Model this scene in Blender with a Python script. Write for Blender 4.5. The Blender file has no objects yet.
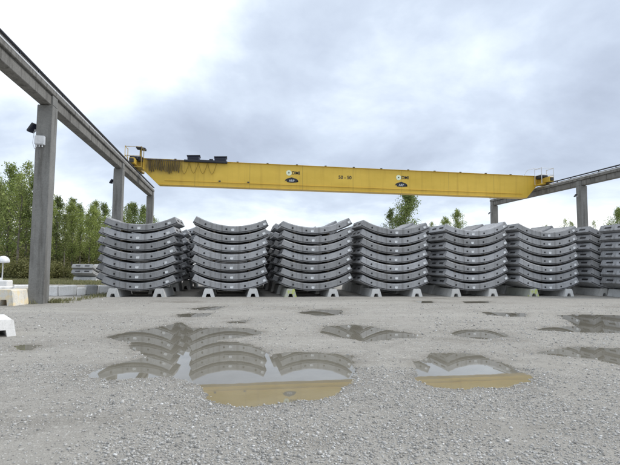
import bpy, bmesh, math, random
import numpy as np
from mathutils import Vector, Matrix, noise as mnoise
random.seed(7); rng = np.random.default_rng(7)
S = bpy.context.scene
COL = S.collection
R = math.radians

# ------------------------------------------------------------------ camera
CAM_H, FPX, YAW, PITCH, ROLL = 1.6, 460.0, 9.9, 4.1, 0.45
y_, p_, r_ = R(YAW), R(PITCH), R(ROLL)
Fv = np.array([math.sin(y_)*math.cos(p_), math.cos(y_)*math.cos(p_), math.sin(p_)])
Rv = np.array([math.cos(y_), -math.sin(y_), 0.0]); Uv = np.cross(Rv, Fv)
Rc = Rv*math.cos(r_) + Uv*math.sin(r_); Uc = Uv*math.cos(r_) - Rv*math.sin(r_)
cd = bpy.data.cameras.new('camera'); cam = bpy.data.objects.new('camera', cd); COL.objects.link(cam)
cd.sensor_width = 36.0; cd.lens = 36.0*FPX/620.0; cd.clip_start = 0.05; cd.clip_end = 6000
cam.matrix_world = Matrix(((Rc[0], Uc[0], -Fv[0], 0), (Rc[1], Uc[1], -Fv[1], 0), (Rc[2], Uc[2], -Fv[2], CAM_H), (0, 0, 0, 1)))
S.camera = cam

def ray(px, py): return Fv + Rc*(px-310)/FPX - Uc*(py-232.5)/FPX
def on_ground(px, py, z=0.0):
    d = ray(px, py); t = (z-CAM_H)/d[2]; return np.array([d[0]*t, d[1]*t, z])
def at_depth(px, depth):          # ground point seen in column px, so many metres ahead
    d = ray(px, 264); return Vector((d[0]*depth, d[1]*depth, 0))

# ------------------------------------------------------------------ sky, sun, exposure
SUN_AZ, SUN_EL = R(98), R(40)    # azimuth from +Y towards +X
W = bpy.data.worlds.new("World"); S.world = W; W.use_nodes = True
nt = W.node_tree; nt.nodes.clear()
def N(tree, t, **kw):
    n = tree.nodes.new(t)
    for k, v in kw.items(): setattr(n, k, v)
    return n
def L(tree, a, b): tree.links.new(a, b)
def mth(tree, op, a, b=None, c=None, clamp=False):
    n = N(tree, 'ShaderNodeMath', operation=op, use_clamp=clamp)
    for i, v in enumerate((a, b, c)):
        if v is None: continue
        if isinstance(v, (int, float)): n.inputs[i].default_value = v
        else: L(tree, v, n.inputs[i])
    return n.outputs[0]
def ramp(tree, fac, stops, interp='LINEAR'):
    n = N(tree, 'ShaderNodeValToRGB'); e = n.color_ramp.elements; n.color_ramp.interpolation = interp
    while len(e) < len(stops): e.new(0.5)
    for i, (p, c) in enumerate(stops):
        e[i].position = p; e[i].color = (c[0], c[1], c[2], 1) if len(c) == 3 else c
    L(tree, fac, n.inputs[0]); return n.outputs[0]
out = N(nt, 'ShaderNodeOutputWorld'); tc = N(nt, 'ShaderNodeTexCoord')
sky = N(nt, 'ShaderNodeTexSky', sky_type='NISHITA', sun_disc=False, sun_elevation=SUN_EL, sun_rotation=SUN_AZ)
b1 = N(nt, 'ShaderNodeBackground'); b1.inputs[1].default_value = 0.1; L(nt, sky.outputs[0], b1.inputs[0])
sx = N(nt, 'ShaderNodeSeparateXYZ'); L(nt, tc.outputs['Generated'], sx.inputs[0])
zz = mth(nt, 'ADD', mth(nt, 'MAXIMUM', sx.outputs[2], 0.0), 0.30)
cx = mth(nt, 'DIVIDE', sx.outputs[0], zz); cy = mth(nt, 'DIVIDE', sx.outputs[1], zz)
cb = N(nt, 'ShaderNodeCombineXYZ'); L(nt, cx, cb.inputs[0]); L(nt, cy, cb.inputs[1]); cb.inputs[2].default_value = 3.1
n1 = N(nt, 'ShaderNodeTexNoise'); n1.inputs['Scale'].default_value = 1.25; n1.inputs['Detail'].default_value = 9; n1.inputs['Roughness'].default_value = 0.56
n1.inputs['Distortion'].default_value = 0.2
L(nt, cb.outputs[0], n1.inputs['Vector'])
# bright thin cloud up and to the left, thicker grey cloud low ahead and to the right
dv = N(nt, 'ShaderNodeVectorMath', operation='DOT_PRODUCT'); L(nt, tc.outputs['Generated'], dv.inputs[0])
bd = Vector((-0.30, 0.72, 0.62)).normalized(); dv.inputs[1].default_value = bd
glow = N(nt, 'ShaderNodeMapRange', interpolation_type='SMOOTHSTEP'); L(nt, dv.outputs['Value'], glow.inputs[0])
glow.inputs[1].default_value = 0.83; glow.inputs[2].default_value = 1.0; glow.inputs[3].default_value = 0.0; glow.inputs[4].default_value = 0.24
lowb = N(nt, 'ShaderNodeMapRange', interpolation_type='SMOOTHSTEP'); L(nt, sx.outputs[2], lowb.inputs[0])
lowb.inputs[1].default_value = 0.06; lowb.inputs[2].default_value = 0.24; lowb.inputs[3].default_value = 0.19; lowb.inputs[4].default_value = 0.0
hi = N(nt, 'ShaderNodeMapRange', interpolation_type='SMOOTHSTEP'); L(nt, sx.outputs[2], hi.inputs[0])
hi.inputs[1].default_value = 0.36; hi.inputs[2].default_value = 0.66; hi.inputs[3].default_value = 0.0; hi.inputs[4].default_value = 0.17
bank = N(nt, 'ShaderNodeMapRange', interpolation_type='SMOOTHSTEP'); dv2 = N(nt, 'ShaderNodeVectorMath', operation='DOT_PRODUCT')   # the thicker grey bank above the crane
L(nt, tc.outputs['Generated'], dv2.inputs[0]); dv2.inputs[1].default_value = Vector((0.31, 0.87, 0.38)).normalized(); L(nt, dv2.outputs['Value'], bank.inputs[0])
for q, v in ((1, .84), (2, .99), (3, 0.0), (4, -.075)): bank.inputs[q].default_value = v
f = mth(nt, 'ADD', n1.outputs[0], glow.outputs[0]); f = mth(nt, 'ADD', f, bank.outputs[0]); f = mth(nt, 'ADD', f, lowb.outputs[0]); f = mth(nt, 'ADD', f, hi.outputs[0])
cc = ramp(nt, f, [(0.34, (.40, .455, .56)), (0.44, (.475, .54, .655)), (0.53, (.565, .64, .755)), (0.62, (.72, .80, .90)), (0.73, (1.0, 1.03, 1.05)), (1.0, (1.3, 1.3, 1.3))])
b2 = N(nt, 'ShaderNodeBackground'); L(nt, cc, b2.inputs[0]); b2.inputs[1].default_value = 0.95
mx = N(nt, 'ShaderNodeMixShader'); mx.inputs[0].default_value = 0.93
L(nt, b1.outputs[0], mx.inputs[1]); L(nt, b2.outputs[0], mx.inputs[2]); L(nt, mx.outputs[0], out.inputs[0])
sl = bpy.data.lights.new('sun', 'SUN'); sl.energy = 1.5; sl.angle = R(12); sl.color = (1, .96, .9)
so = bpy.data.objects.new('sun', sl); COL.objects.link(so)
sd_ = Vector((math.sin(SUN_AZ)*math.cos(SUN_EL), math.cos(SUN_AZ)*math.cos(SUN_EL), math.sin(SUN_EL)))
so.rotation_euler = sd_.to_track_quat('Z', 'Y').to_euler(); so.location = (0, 0, 60)
vs = S.view_settings; S.display_settings.display_device = 'sRGB'
vs.view_transform = 'Standard'; vs.look = 'None'; vs.exposure = 0.47; vs.gamma = 1.0; vs.use_curve_mapping = False

# ------------------------------------------------------------------ materials
def mat(name):
    m = bpy.data.materials.new(name); m.use_nodes = True
    t = m.node_tree; b = t.nodes['Principled BSDF']; return m, t, b
def noise_(t, scale, detail=5, rough=.55, coord='Object', vec=None):
    n = N(t, 'ShaderNodeTexNoise'); n.inputs['Scale'].default_value = scale; n.inputs['Detail'].default_value = detail; n.inputs['Roughness'].default_value = rough
    if vec is None:
        c = N(t, 'ShaderNodeTexCoord'); vec = c.outputs[coord]
    L(t, vec, n.inputs['Vector']); return n.outputs[0]
def scaled(t, v, coord='Object'):
    c = N(t, 'ShaderNodeTexCoord'); m = N(t, 'ShaderNodeMapping'); m.inputs['Scale'].default_value = v
    L(t, c.outputs[coord], m.inputs[0]); return m.outputs[0]
def mixc(t, fac, a, b, mode='MIX'):
    n = N(t, 'ShaderNodeMix', data_type='RGBA', blend_type=mode)
    for s, v in ((n.inputs[0], fac), (n.inputs[6], a), (n.inputs[7], b)):
        if isinstance(v, (int, float)): s.default_value = v
        elif isinstance(v, tuple): s.default_value = (*v, 1)
        else: L(t, v, s)
    return n.outputs[2]
def bump(t, b, h, strength=.3, dist=.02):
    n = N(t, 'ShaderNodeBump'); n.inputs['Strength'].default_value = strength; n.inputs['Distance'].default_value = dist
    L(t, h, n.inputs['Height']); L(t, n.outputs[0], b.inputs['Normal'])
def plain(name, col, rough=.6, metal=0.0, var=.12, scale=6):
    m, t, b = mat(name)
    n = noise_(t, scale)
    c = ramp(t, n, [(.3, tuple(x*(1-var) for x in col)), (.7, tuple(min(1, x*(1+var)) for x in col))])
    L(t, c, b.inputs['Base Color']); b.inputs['Roughness'].default_value = rough; b.inputs['Metallic'].default_value = metal
    return m
def concrete(name, dark, light, streak=.35, objvar=.0, rough=.85, streakcol=(.35, .33, .3), bs=.25, tint=None):
    m, t, b = mat(name)
    n = noise_(t, 1.7, 8, .65); c = ramp(t, n, [(.28, dark), (.72, light)])
    n2 = noise_(t, 24, 4, .7); c = mixc(t, .35, c, ramp(t, n2, [(.3, tuple(x*.7 for x in dark)), (.65, tuple(x*1.15 for x in light))]))
    sn = noise_(t, 1.0, 5, .6, vec=scaled(t, (4.5, 4.5, .35)))
    c = mixc(t, mth(t, 'MULTIPLY', ramp(t, sn, [(.5, (0, 0, 0)), (.68, (1, 1, 1))]), streak), c, streakcol, 'MULTIPLY')
    if objvar:
        oi = N(t, 'ShaderNodeObjectInfo')
        v = mth(t, 'ADD', mth(t, 'MULTIPLY', oi.outputs['Random'], objvar), 1-objvar/2)
        hs = N(t, 'ShaderNodeHueSaturation'); L(t, v, hs.inputs['Value']); L(t, c, hs.inputs['Color']); c = hs.outputs[0]
        c = mixc(t, mth(t, 'MULTIPLY', oi.outputs['Random'], .3), c, (.93, .97, 1.06), 'MULTIPLY')
    if tint:
        tn = noise_(t, 3.4, 4, .6); c = mixc(t, ramp(t, tn, [(.46, (0, 0, 0)), (.58, (1, 1, 1))]), c, tint)
    L(t, c, b.inputs['Base Color']); b.inputs['Roughness'].default_value = rough
    bump(t, b, noise_(t, 40, 6, .7), bs, .01)
    return m
M = {}
M['seg'] = concrete('segment_concrete', (.245, .25, .258), (.42, .425, .435), .65, .5)
M['col'] = concrete('column_concrete', (.145, .145, .14), (.235, .235, .225), .6)
M['beam'] = concrete('beam_concrete', (.11, .106, .10), (.23, .225, .21), .8, streakcol=(.25, .24, .22))
M['block'] = concrete('whitewashed_concrete', (.74, .73, .70), (.90, .89, .87), .3, .08, streakcol=(.5, .46, .4))
M['yblock'] = concrete('yellow_stained_concrete', (.60, .57, .50), (.82, .79, .72), .3, tint=(.78, .66, .44))
M['greyblock'] = concrete('grey_block_concrete', (.28, .28, .28), (.42, .42, .41), .4, .1)
M['sleeper'] = concrete('sleeper_concrete', (.50, .505, .49), (.72, .72, .70), .35, .2)
M['limepaint'] = concrete('lime_painted_concrete', (.40, .42, .36), (.56, .57, .52), .3, tint=(.48, .56, .12))
t = M['limepaint'].node_tree
for n_ in [x for x in t.nodes if x.type == 'MIX' and abs(x.inputs[7].default_value[1]-.56) < .001 and abs(x.inputs[7].default_value[0]-.48) < .001]:
    src = n_.inputs[0].links[0].from_socket; oc = N(t, 'ShaderNodeTexCoord'); sy = N(t, 'ShaderNodeSeparateXYZ'); L(t, oc.outputs['Object'], sy.inputs[0])
    L(t, mth(t, 'MULTIPLY', src, mth(t, 'LESS_THAN', sy.outputs[1], .12)), n_.inputs[0])
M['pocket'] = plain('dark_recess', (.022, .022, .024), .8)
M['white'] = plain('white_plastic', (.78, .8, .82), .4)
M['near_black'] = plain('black_rubber_and_strip', (.03, .03, .033), .6)
M['steel'] = plain('rail_steel', (.10, .085, .075), .55, .4, .3)
M['pale_steel'] = plain('galvanised_steel', (.62, .63, .64), .5, .25)
M['timber'] = plain('weathered_timber', (.16, .125, .085), .85, 0, .3)
M['black'] = plain('black_paint', (.012, .014, .022), .5)
M['navy'] = plain('dark_blue_paint', (.014, .018, .045), .45)
M['greybox'] = plain('grey_box_paint', (.55, .58, .62), .5)
M['cable'] = plain('dusty_cable', (.28, .19, .03), .7)
M['darkcable'] = plain('dark_cable', (.10, .075, .035), .7)
M['cream'] = plain('cream_paint', (.78, .84, .62), .5)
# crane yellow with grime
m, t, b = mat('crane_yellow')
n = noise_(t, .5, 6, .6, vec=scaled(t, (.6, 1, 1.6)))
c = ramp(t, n, [(.3, (.64, .425, .045)), (.7, (.75, .51, .07))])
sn = noise_(t, 1, 5, .65, vec=scaled(t, (2.2, 1, .12)))
c = mixc(t, mth(t, 'MULTIPLY', ramp(t, sn, [(.52, (0, 0, 0)), (.75, (1, 1, 1))]), .4), c, (.55, .46, .33), 'MULTIPLY')
oc = N(t, 'ShaderNodeTexCoord'); so_ = N(t, 'ShaderNodeSeparateXYZ'); L(t, oc.outputs['Object'], so_.inputs[0])
fr = mth(t, 'ABSOLUTE', mth(t, 'SUBTRACT', mth(t, 'FRACT', mth(t, 'DIVIDE', mth(t, 'ADD', so_.outputs[0], 40), 4.37)), .5))   # plate joints
c = mixc(t, ramp(t, fr, [(.003, (.55, .55, .55)), (.006, (0, 0, 0))]), c, (.30, .20, .04))
dirt = N(t, 'ShaderNodeMapRange', interpolation_type='SMOOTHSTEP'); L(t, so_.outputs[0], dirt.inputs[0])          # grime at the left end
for q, v in ((1, -2.6), (2, -5.2), (3, 0.0), (4, 1.0)): dirt.inputs[q].default_value = v
dm = mth(t, 'MULTIPLY', dirt.outputs[0], ramp(t, noise_(t, 1.0, 6, .65, vec=scaled(t, (3.2, 1, .5))), [(.36, (.1, .1, .1)), (.58, (1, 1, 1))]))
hz_ = N(t, 'ShaderNodeMapRange', interpolation_type='SMOOTHSTEP'); L(t, so_.outputs[2], hz_.inputs[0])
for q, v in ((1, -.45), (2, .35), (3, 0.0), (4, .8)): hz_.inputs[q].default_value = v
c = mixc(t, mth(t, 'MULTIPLY', dm, hz_.outputs[0]), c, (.07, .05, .025))
L(t, c, b.inputs['Base Color']); b.inputs['Roughness'].default_value = .45; M['yellow'] = m
# foliage
def leafmat(name, a, b_, trans=.35):
    m, t, b = mat(name); g = N(t, 'ShaderNodeNewGeometry')
    c = ramp(t, g.outputs['Random Per Island'], [(0, a), (1, b_)])
    oi = N(t, 'ShaderNodeObjectInfo'); hs = N(t, 'ShaderNodeHueSaturation')
    L(t, mth(t, 'ADD', mth(t, 'MULTIPLY', oi.outputs['Random'], .5), .75), hs.inputs['Value']); L(t, c, hs.inputs['Color']); c = hs.outputs[0]
    L(t, c, b.inputs['Base Color']); b.inputs['Roughness'].default_value = .6
    tr = N(t, 'ShaderNodeBsdfTranslucent'); L(t, c, tr.inputs[0])
    ms = N(t, 'ShaderNodeMixShader'); ms.inputs[0].default_value = trans
    L(t, b.outputs[0], ms.inputs[1]); L(t, tr.outputs[0], ms.inputs[2]); L(t, ms.outputs[0], t.nodes['Material Output'].inputs[0]); return m
M['leaf_spring'] = leafmat('spring_leaves', (.19, .245, .06), (.37, .42, .135))
M['leaf_green'] = leafmat('green_leaves', (.13, .18, .045), (.26, .32, .09))
M['leaf_bush'] = leafmat('bush_leaves', (.14, .15, .05), (.26, .25, .10))
M['grass'] = leafmat('grass_blades', (.14, .15, .055), (.28, .265, .14), .2)
M['bark'] = plain('tree_bark', (.13, .115, .095), .9, 0, .35, 3)
# ground
m, t, b = mat('gravel_ground')
big = noise_(t, .16, 5, .6); med = noise_(t, .9, 6, .65); fine = noise_(t, 14, 6, .75); grit = noise_(t, 55, 5, .8)
base = ramp(t, big, [(.35, (.25, .235, .21)), (.65, (.35, .335, .305))])
base = mixc(t, .5, base, ramp(t, med, [(.3, (.23, .215, .19)), (.7, (.39, .375, .345))]))
c3 = noise_(t, 3.2, 8, .78)
base = mixc(t, .55, base, ramp(t, c3, [(.36, (.12, .113, .10)), (.5, (.31, .30, .278)), (.64, (.52, .505, .475))]))
base = mixc(t, .45, base, ramp(t, fine, [(.3, (.16, .152, .14)), (.55, (.32, .31, .29)), (.75, (.50, .49, .47))]))
base = mixc(t, .42, base, ramp(t, grit, [(.36, (.11, .105, .10)), (.52, (.31, .30, .285)), (.68, (.60, .595, .58))]))
vo = N(t, 'ShaderNodeTexVoronoi'); vo.inputs['Scale'].default_value = 34
c_ = N(t, 'ShaderNodeTexCoord'); L(t, c_.outputs['Object'], vo.inputs['Vector'])
vs_ = N(t, 'ShaderNodeSeparateColor'); L(t, vo.outputs['Color'], vs_.inputs[0])
pick = ramp(t, vs_.outputs[0], [(.80, (0, 0, 0)), (.84, (1, 1, 1))])
rnd = ramp(t, vo.outputs['Distance'], [(.25, (1, 1, 1)), (.42, (0, 0, 0))])
pm = mth(t, 'MULTIPLY', mth(t, 'MULTIPLY', pick, rnd), ramp(t, med, [(.35, (.15, .15, .15)), (.6, (.8, .8, .8))]))
base = mixc(t, pm, base, (.66, .66, .65))
vo2 = N(t, 'ShaderNodeTexVoronoi'); vo2.inputs['Scale'].default_value = 11; L(t, c_.outputs['Object'], vo2.inputs['Vector'])
vs2 = N(t, 'ShaderNodeSeparateColor'); L(t, vo2.outputs['Color'], vs2.inputs[0])
pm2 = mth(t, 'MULTIPLY', ramp(t, vs2.outputs[0], [(.86, (0, 0, 0)), (.9, (1, 1, 1))]), ramp(t, vo2.outputs['Distance'], [(.18, (1, 1, 1)), (.36, (0, 0, 0))]))
pm2 = mth(t, 'MULTIPLY', pm2, ramp(t, c3, [(.42, (0, 0, 0)), (.58, (.8, .8, .8))]))
base = mixc(t, pm2, base, (.60, .60, .58))
# tyre tracks and fines: smooth paler streaks that run across the yard
tr = noise_(t, .5, 5, .6, vec=scaled(t, (.16, .8, 1)))
base = mixc(t, ramp(t, tr, [(.5, (0, 0, 0)), (.66, (.5, .5, .5))]), base, (.40, .39, .365))
at_ = N(t, 'ShaderNodeAttribute', attribute_name='damp')
wet = mth(t, 'MULTIPLY', at_.outputs['Fac'], ramp(t, c3, [(.35, (1, 1, 1)), (.62, (.35, .35, .35))]))
ruts = noise_(t, 1.0, 6, .6, vec=scaled(t, (.3, 1.3, 1)))
w3 = mth(t, 'MULTIPLY', ramp(t, ruts, [(.52, (0, 0, 0)), (.66, (1, 1, 1))]), .22)
w2 = mth(t, 'MULTIPLY', ramp(t, noise_(t, .33, 6, .62, vec=scaled(t, (.8, 1.0, 1))), [(.54, (0, 0, 0)), (.66, (1, 1, 1))]), .6)
wet = mth(t, 'MAXIMUM', wet, mth(t, 'MAXIMUM', w2, w3))
base = mixc(t, wet, base, mixc(t, 1.0, base, (.56, .53, .48), 'MULTIPLY'))
base = mixc(t, 1.0, base, (1.06, 1.045, 1.015), 'MULTIPLY')
L(t, base, b.inputs['Base Color']); L(t, ramp(t, wet, [(0, (.92,)*3), (1, (.5,)*3)]), b.inputs['Roughness'])
hh = mth(t, 'ADD', mth(t, 'MULTIPLY', fine, .6), mth(t, 'MULTIPLY', grit, .5)); hh = mth(t, 'ADD', hh, mth(t, 'MULTIPLY', pm, .4))
bump(t, b, hh, .8, .025); M['ground'] = m
m, t, b = mat('gravel_stones'); g = N(t, 'ShaderNodeNewGeometry')
c = ramp(t, g.outputs['Random Per Island'], [(0, (.22, .215, .205)), (.4, (.37, .365, .35)), (.93, (.50, .495, .48)), (1, (.68, .68, .67))])
L(t, c, b.inputs['Base Color']); b.inputs['Roughness'].default_value = .85; M['stone'] = m
m, t, b = mat('muddy_puddle_water')
c = ramp(t, noise_(t, 1.5, 4), [(.3, (.185, .17, .135)), (.7, (.235, .22, .18))]); L(t, c, b.inputs['Base Color'])
b.inputs['Roughness'].default_value = .015; b.inputs['IOR'].default_value = 1.65
bump(t, b, noise_(t, 2.2, 2), .03, .01); M['water'] = m

# ------------------------------------------------------------------ mesh helpers
def tag(o, label=None, cat=None, group=None, kind=None):
    if label: o['label'] = label
    if cat: o['category'] = cat
    if group: o['group'] = group
    if kind: o['kind'] = kind
    return o
def empty(name, loc=(0, 0, 0), rz=0):
    o = bpy.data.objects.new(name, None); o.empty_display_size = .3; COL.objects.link(o)
    o.location = loc; o.rotation_euler = (0, 0, rz); return o
def obj(name, bm, m, parent=None, smooth=False):
    me = bpy.data.meshes.new(name); bmesh.ops.recalc_face_normals(bm, faces=bm.faces[:]); bm.to_mesh(me); bm.free()
    return link(name, me, m, parent, smooth)
def link(name, me, m, parent=None, smooth=False):
    if m is not None and not me.materials: me.materials.append(m)
    if smooth:
        for p in me.polygons: p.use_smooth = True
    o = bpy.data.objects.new(name, me); COL.objects.link(o)
    if parent: o.parent = parent
    return o
def box(bm, c, s, rot=None, bev=0.0):
    """box centred on c, full size s, optional rotation matrix and bevel"""
    g = bmesh.ops.create_cube(bm, size=1.0); v = g['verts']
    bmesh.ops.scale(bm, vec=s, verts=v)
    if bev > 0:
        es = list({e for x in v for e in x.link_edges})
        r = bmesh.ops.bevel(bm, geom=es, offset=bev, segments=1, affect='EDGES')
        v = list({x for f_ in r['faces'] for x in f_.verts} | {x for x in v if x.is_valid})
    if rot is not None: bmesh.ops.rotate(bm, matrix=rot, verts=v)
    bmesh.ops.translate(bm, vec=c, verts=v); return v
def tube(bm, pts, rad, n=6, cap=True):
    pts = [Vector(p) for p in pts]; rings = []
    for i, p in enumerate(pts):
        d = (pts[min(i+1, len(pts)-1)] - pts[max(i-1, 0)]).normalized()
        a = d.orthogonal().normalized() if not rings else (A - d*A.dot(d)).normalized()
        A = a; b_ = d.cross(a); r = rad[i] if isinstance(rad, (list, tuple)) else rad
        rings.append([bm.verts.new(p + (a*math.cos(2*math.pi*k/n) + b_*math.sin(2*math.pi*k/n))*r) for k in range(n)])
    for q in range(len(rings)-1):
        for k in range(n):
            bm.faces.new((rings[q][k], rings[q][(k+1) % n], rings[q+1][(k+1) % n], rings[q+1][k]))
    if cap: bm.faces.new(rings[0][::-1]); bm.faces.new(rings[-1])
def prism(bm, outline, y0, y1):
    """outline in x,z extruded along y"""
    a = [bm.verts.new((x, y0, z)) for x, z in outline]; c = [bm.verts.new((x, y1, z)) for x, z in outline]; n = len(a)
    bm.faces.new(a); bm.faces.new(c[::-1])
    for i in range(n): bm.faces.new((a[i], c[i], c[(i+1) % n], a[(i+1) % n]))
def copy_tree(o, parent=None):
    c = o.copy(); COL.objects.link(c)
    if parent: c.parent = parent
    for ch in list(o.children): copy_tree(ch, c)
    return c
def text_mesh(s, size):
    cu = bpy.data.curves.new('lettering', 'FONT'); cu.body = s; cu.size = size; cu.extrude = .004
    cu.align_x = 'CENTER'; cu.align_y = 'CENTER'; cu.offset = size*.02
    o = bpy.data.objects.new('lettering', cu); COL.objects.link(o)
    dg = bpy.context.evaluated_depsgraph_get(); dg.update()
    me = bpy.data.meshes.new_from_object(o.evaluated_get(dg)); bpy.data.objects.remove(o); bpy.data.curves.remove(cu); return me
def raw_mesh(name, V, F4):
    me = bpy.data.meshes.new(name); nf, k = F4.shape
    me.vertices.add(len(V)); me.vertices.foreach_set('co', V.astype(np.float32).ravel())
    me.loops.add(nf*k); me.loops.foreach_set('vertex_index', F4.astype(np.int32).ravel())
    me.polygons.add(nf); me.polygons.foreach_set('loop_start', np.arange(0, nf*k, k, dtype=np.int32))
    me.update(calc_edges=True); me.validate(); return me

# ------------------------------------------------------------------ ground with puddles
WL = -0.02
PUD = {
 'A': [(105,337),(128,331),(150,328.5),(165,326),(178,322.5),(184,324),(190,327.5),(200,328),(225,327.5),(248,328.5),(262,332),(256,335),(234,338),(219,340.5),(242,342),(254,347),(266,354),(271,357),(276,354),(300,352),(324,353),(350,356),(353,363),(361,379),(341,391),(306,400),(271,405.5),(239,406),(216,402.5),(206,392.5),(199,385),(190,379.5),(173,376.5),(145,378.5),(119,380),(103,380),(87,375),(103,367),(111,364),(129,361),(150,356.6),(142,352.7),(129,346),(129,342.5),(108,338.5)],
 'B': [(409.5,379.7),(419,363),(433.7,354),(460,352),(484.5,355.5),(501,363),(523,375),(525.6,381),(508.7,387),(465,390),(431,387)],
 'C': [(320,333),(322,326.5),(354,325),(378,328),(409.5,333.7),(412,337.6),(388,339.5),(363.5,341),(344,338.5)],
 'D': [(450.6,333.7),(460,330),(484.5,330),(506,333.7),(509,337.2),(484.5,338.5),(460,337.2)],
 'E': [(557,315.3),(591,314.4),(620,315.3),(660,316),(660,334),(620,332.7),(581,332.7),(537.7,329.8),(542.5,327.4),(576,326.4),(571.5,321.6)],
 'F': [(533,353),(552,349),(581,347),(620,349),(660,350),(660,372),(620,365),(596,360),(567,357)],
 'G': [(177,314.7),(194,313.2),(211,313.2),(208,316.5),(179,317.2)],
 'H': [(191,309),(208,306.8),(225,306.6),(215,310),(200,310.4)],
 'I': [(298,312.4),(317,309.5),(341,310.2),(344,314.5),(317,316)],
 'J': [(225,322.4),(247,320),(244,323.3)],
 'K': [(482,312),(509,312.8),(525.6,313),(526,316.6),(509,316.6),(487,314.8)],
 'L': [(416,301.2),(431,301),(434,303),(421,303.2)],
 'M': [(462.7,301.6),(489,301.2),(488,303),(466,303.2)],
 'N': [(12,346),(30,344.4),(45,345),(30,350),(18,350.5)],
}
polys = {k: np.array([on_ground(x, y, WL)[:2] for x, y in v]) for k, v in PUD.items()}
def sdist(P, poly):
    """signed distance of points to a polygon, negative inside"""
    d = np.full(len(P), 1e9); ins = np.zeros(len(P), bool); n = len(poly)
    for i in range(n):
        a, b_ = poly[i], poly[(i+1) % n]; e = b_-a; w = P-a
        tt = np.clip((w@e)/max(e@e, 1e-9), 0, 1); dd = w-np.outer(tt, e)
        d = np.minimum(d, (dd**2).sum(1))
        c1 = (a[1] <= P[:, 1]) != (b_[1] <= P[:, 1])
        with np.errstate(divide='ignore', invalid='ignore'):
            xx = a[0]+(P[:, 1]-a[1])*e[0]/(e[1] if e[1] != 0 else 1e-9)
        ins ^= c1 & (P[:, 0] < xx)
    d = np.sqrt(d); return np.where(ins, -d, d)
def vnoise(P, scale, seed):
    """smooth lattice noise, -1..1"""
    q = P*scale; i = np.floor(q).astype(np.int64); fr = q-i; u = fr*fr*(3-2*fr)
    def h(ix, iy):
        n = (ix*374761393 + iy*668265263 + seed*144665) & 0x7fffffff
        n = ((n ^ (n >> 13))*1274126177) & 0x7fffffff
        return ((n ^ (n >> 16)) & 0xffff)/32767.5-1
    a, b_, c, d = h(i[:, 0], i[:, 1]), h(i[:, 0]+1, i[:, 1]), h(i[:, 0], i[:, 1]+1), h(i[:, 0]+1, i[:, 1]+1)
    return (a*(1-u[:, 0])+b_*u[:, 0])*(1-u[:, 1])+(c*(1-u[:, 0])+d*u[:, 0])*u[:, 1]
def pudfield(P):
    best = np.full(len(P), 50.0); who = np.full(len(P), -1)
    wob = vnoise(P, 1.6, 3)*.09+vnoise(P, 4.5, 4)*.05+vnoise(P, 11, 5)*.03
    for k, (nm, po) in enumerate(polys.items()):
        lo, hi_ = po.min(0)-2, po.max(0)+2
        s = np.where((P > lo).all(1) & (P < hi_).all(1))[0]
        if len(s) == 0: continue
        d = sdist(P[s], po)+wob[s]*(1.0 if nm in 'ABCDEF' else .6)
        m_ = d < best[s]; best[s[m_]] = d[m_]; who[s[m_]] = k
    return best, who
def height(P, sd=None):
    if sd is None: sd, _ = pudfield(P)
    h = vnoise(P, .35, 11)*.010+vnoise(P, 1.3, 12)*.005+.004
    fn = vnoise(P, 9, 13)*.0025+vnoise(P, 22, 14)*.0018
    o = np.maximum(sd, 0); k = 1-np.exp(-o/.5)
    z = WL+(h-WL)*k+fn*np.minimum(1, .25+k)+.0015*(sd > 0)
    return np.where(sd < 0, WL-.004-.06*(1-np.exp(sd/.4)), z)
rr = [1.2]
while rr[-1] < 60: rr.append(rr[-1]*1.0072)
while rr[-1] < 3500: rr.append(rr[-1]*1.12)
rr = np.array(rr)
af = np.arange(-46, 46.01, .12); ac = np.arange(46, 314, 6)[1:]
ang = np.radians(np.concatenate([af, ac])+YAW); nr, na = len(rr), len(ang)
PX = np.stack([np.outer(rr, np.sin(ang)).ravel(), np.outer(rr, np.cos(ang)).ravel()], 1)
sd, who = pudfield(PX); Z = height(PX, sd)
Z = np.where(np.hypot(PX[:, 0], PX[:, 1]) > 70, 0, Z)
V = np.concatenate([np.column_stack([PX, Z]), [[0, 0, 0]]])
i0 = (np.arange(nr-1)[:, None]*na+np.arange(na)[None, :]); j = (np.arange(na)+1) % na
i1 = np.arange(nr-1)[:, None]*na+j[None, :]
Q = np.stack([i0, i0+na, i1+na, i1], -1).reshape(-1, 4)
me = raw_mesh('ground', V[:-1], Q[:, ::-1])
da = me.attributes.new('damp', 'FLOAT', 'POINT'); da.data.foreach_set('value', np.exp(-np.maximum(sd, 0)/.22).astype(np.float32))
gr = link('ground', me, M['ground'], smooth=True); tag(gr, kind='structure')
hub = bmesh.new(); hub.faces.new([hub.verts.new((math.sin(a)*1.22, math.cos(a)*1.22, -.012)) for a in np.arange(0, 6.28, .2)][::-1])
tag(obj('ground', hub, M['ground']), kind='structure')
# water: one flat sheet per puddle, reaching a little under its shore
cellsd = sd[Q].min(1); cellwho = np.where(cellsd < .22, who[Q[:, 0]], -1)
for k in range(len(polys)):
    q = Q[cellwho == k]
    if len(q) == 0: continue
    u, inv = np.unique(q, return_inverse=True)
    vv = np.column_stack([PX[u], np.full(len(u), WL)])
    tag(link('puddle', raw_mesh('puddle', vv, inv.reshape(-1, 4)[:, ::-1]), M['water']), kind='structure')

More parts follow.
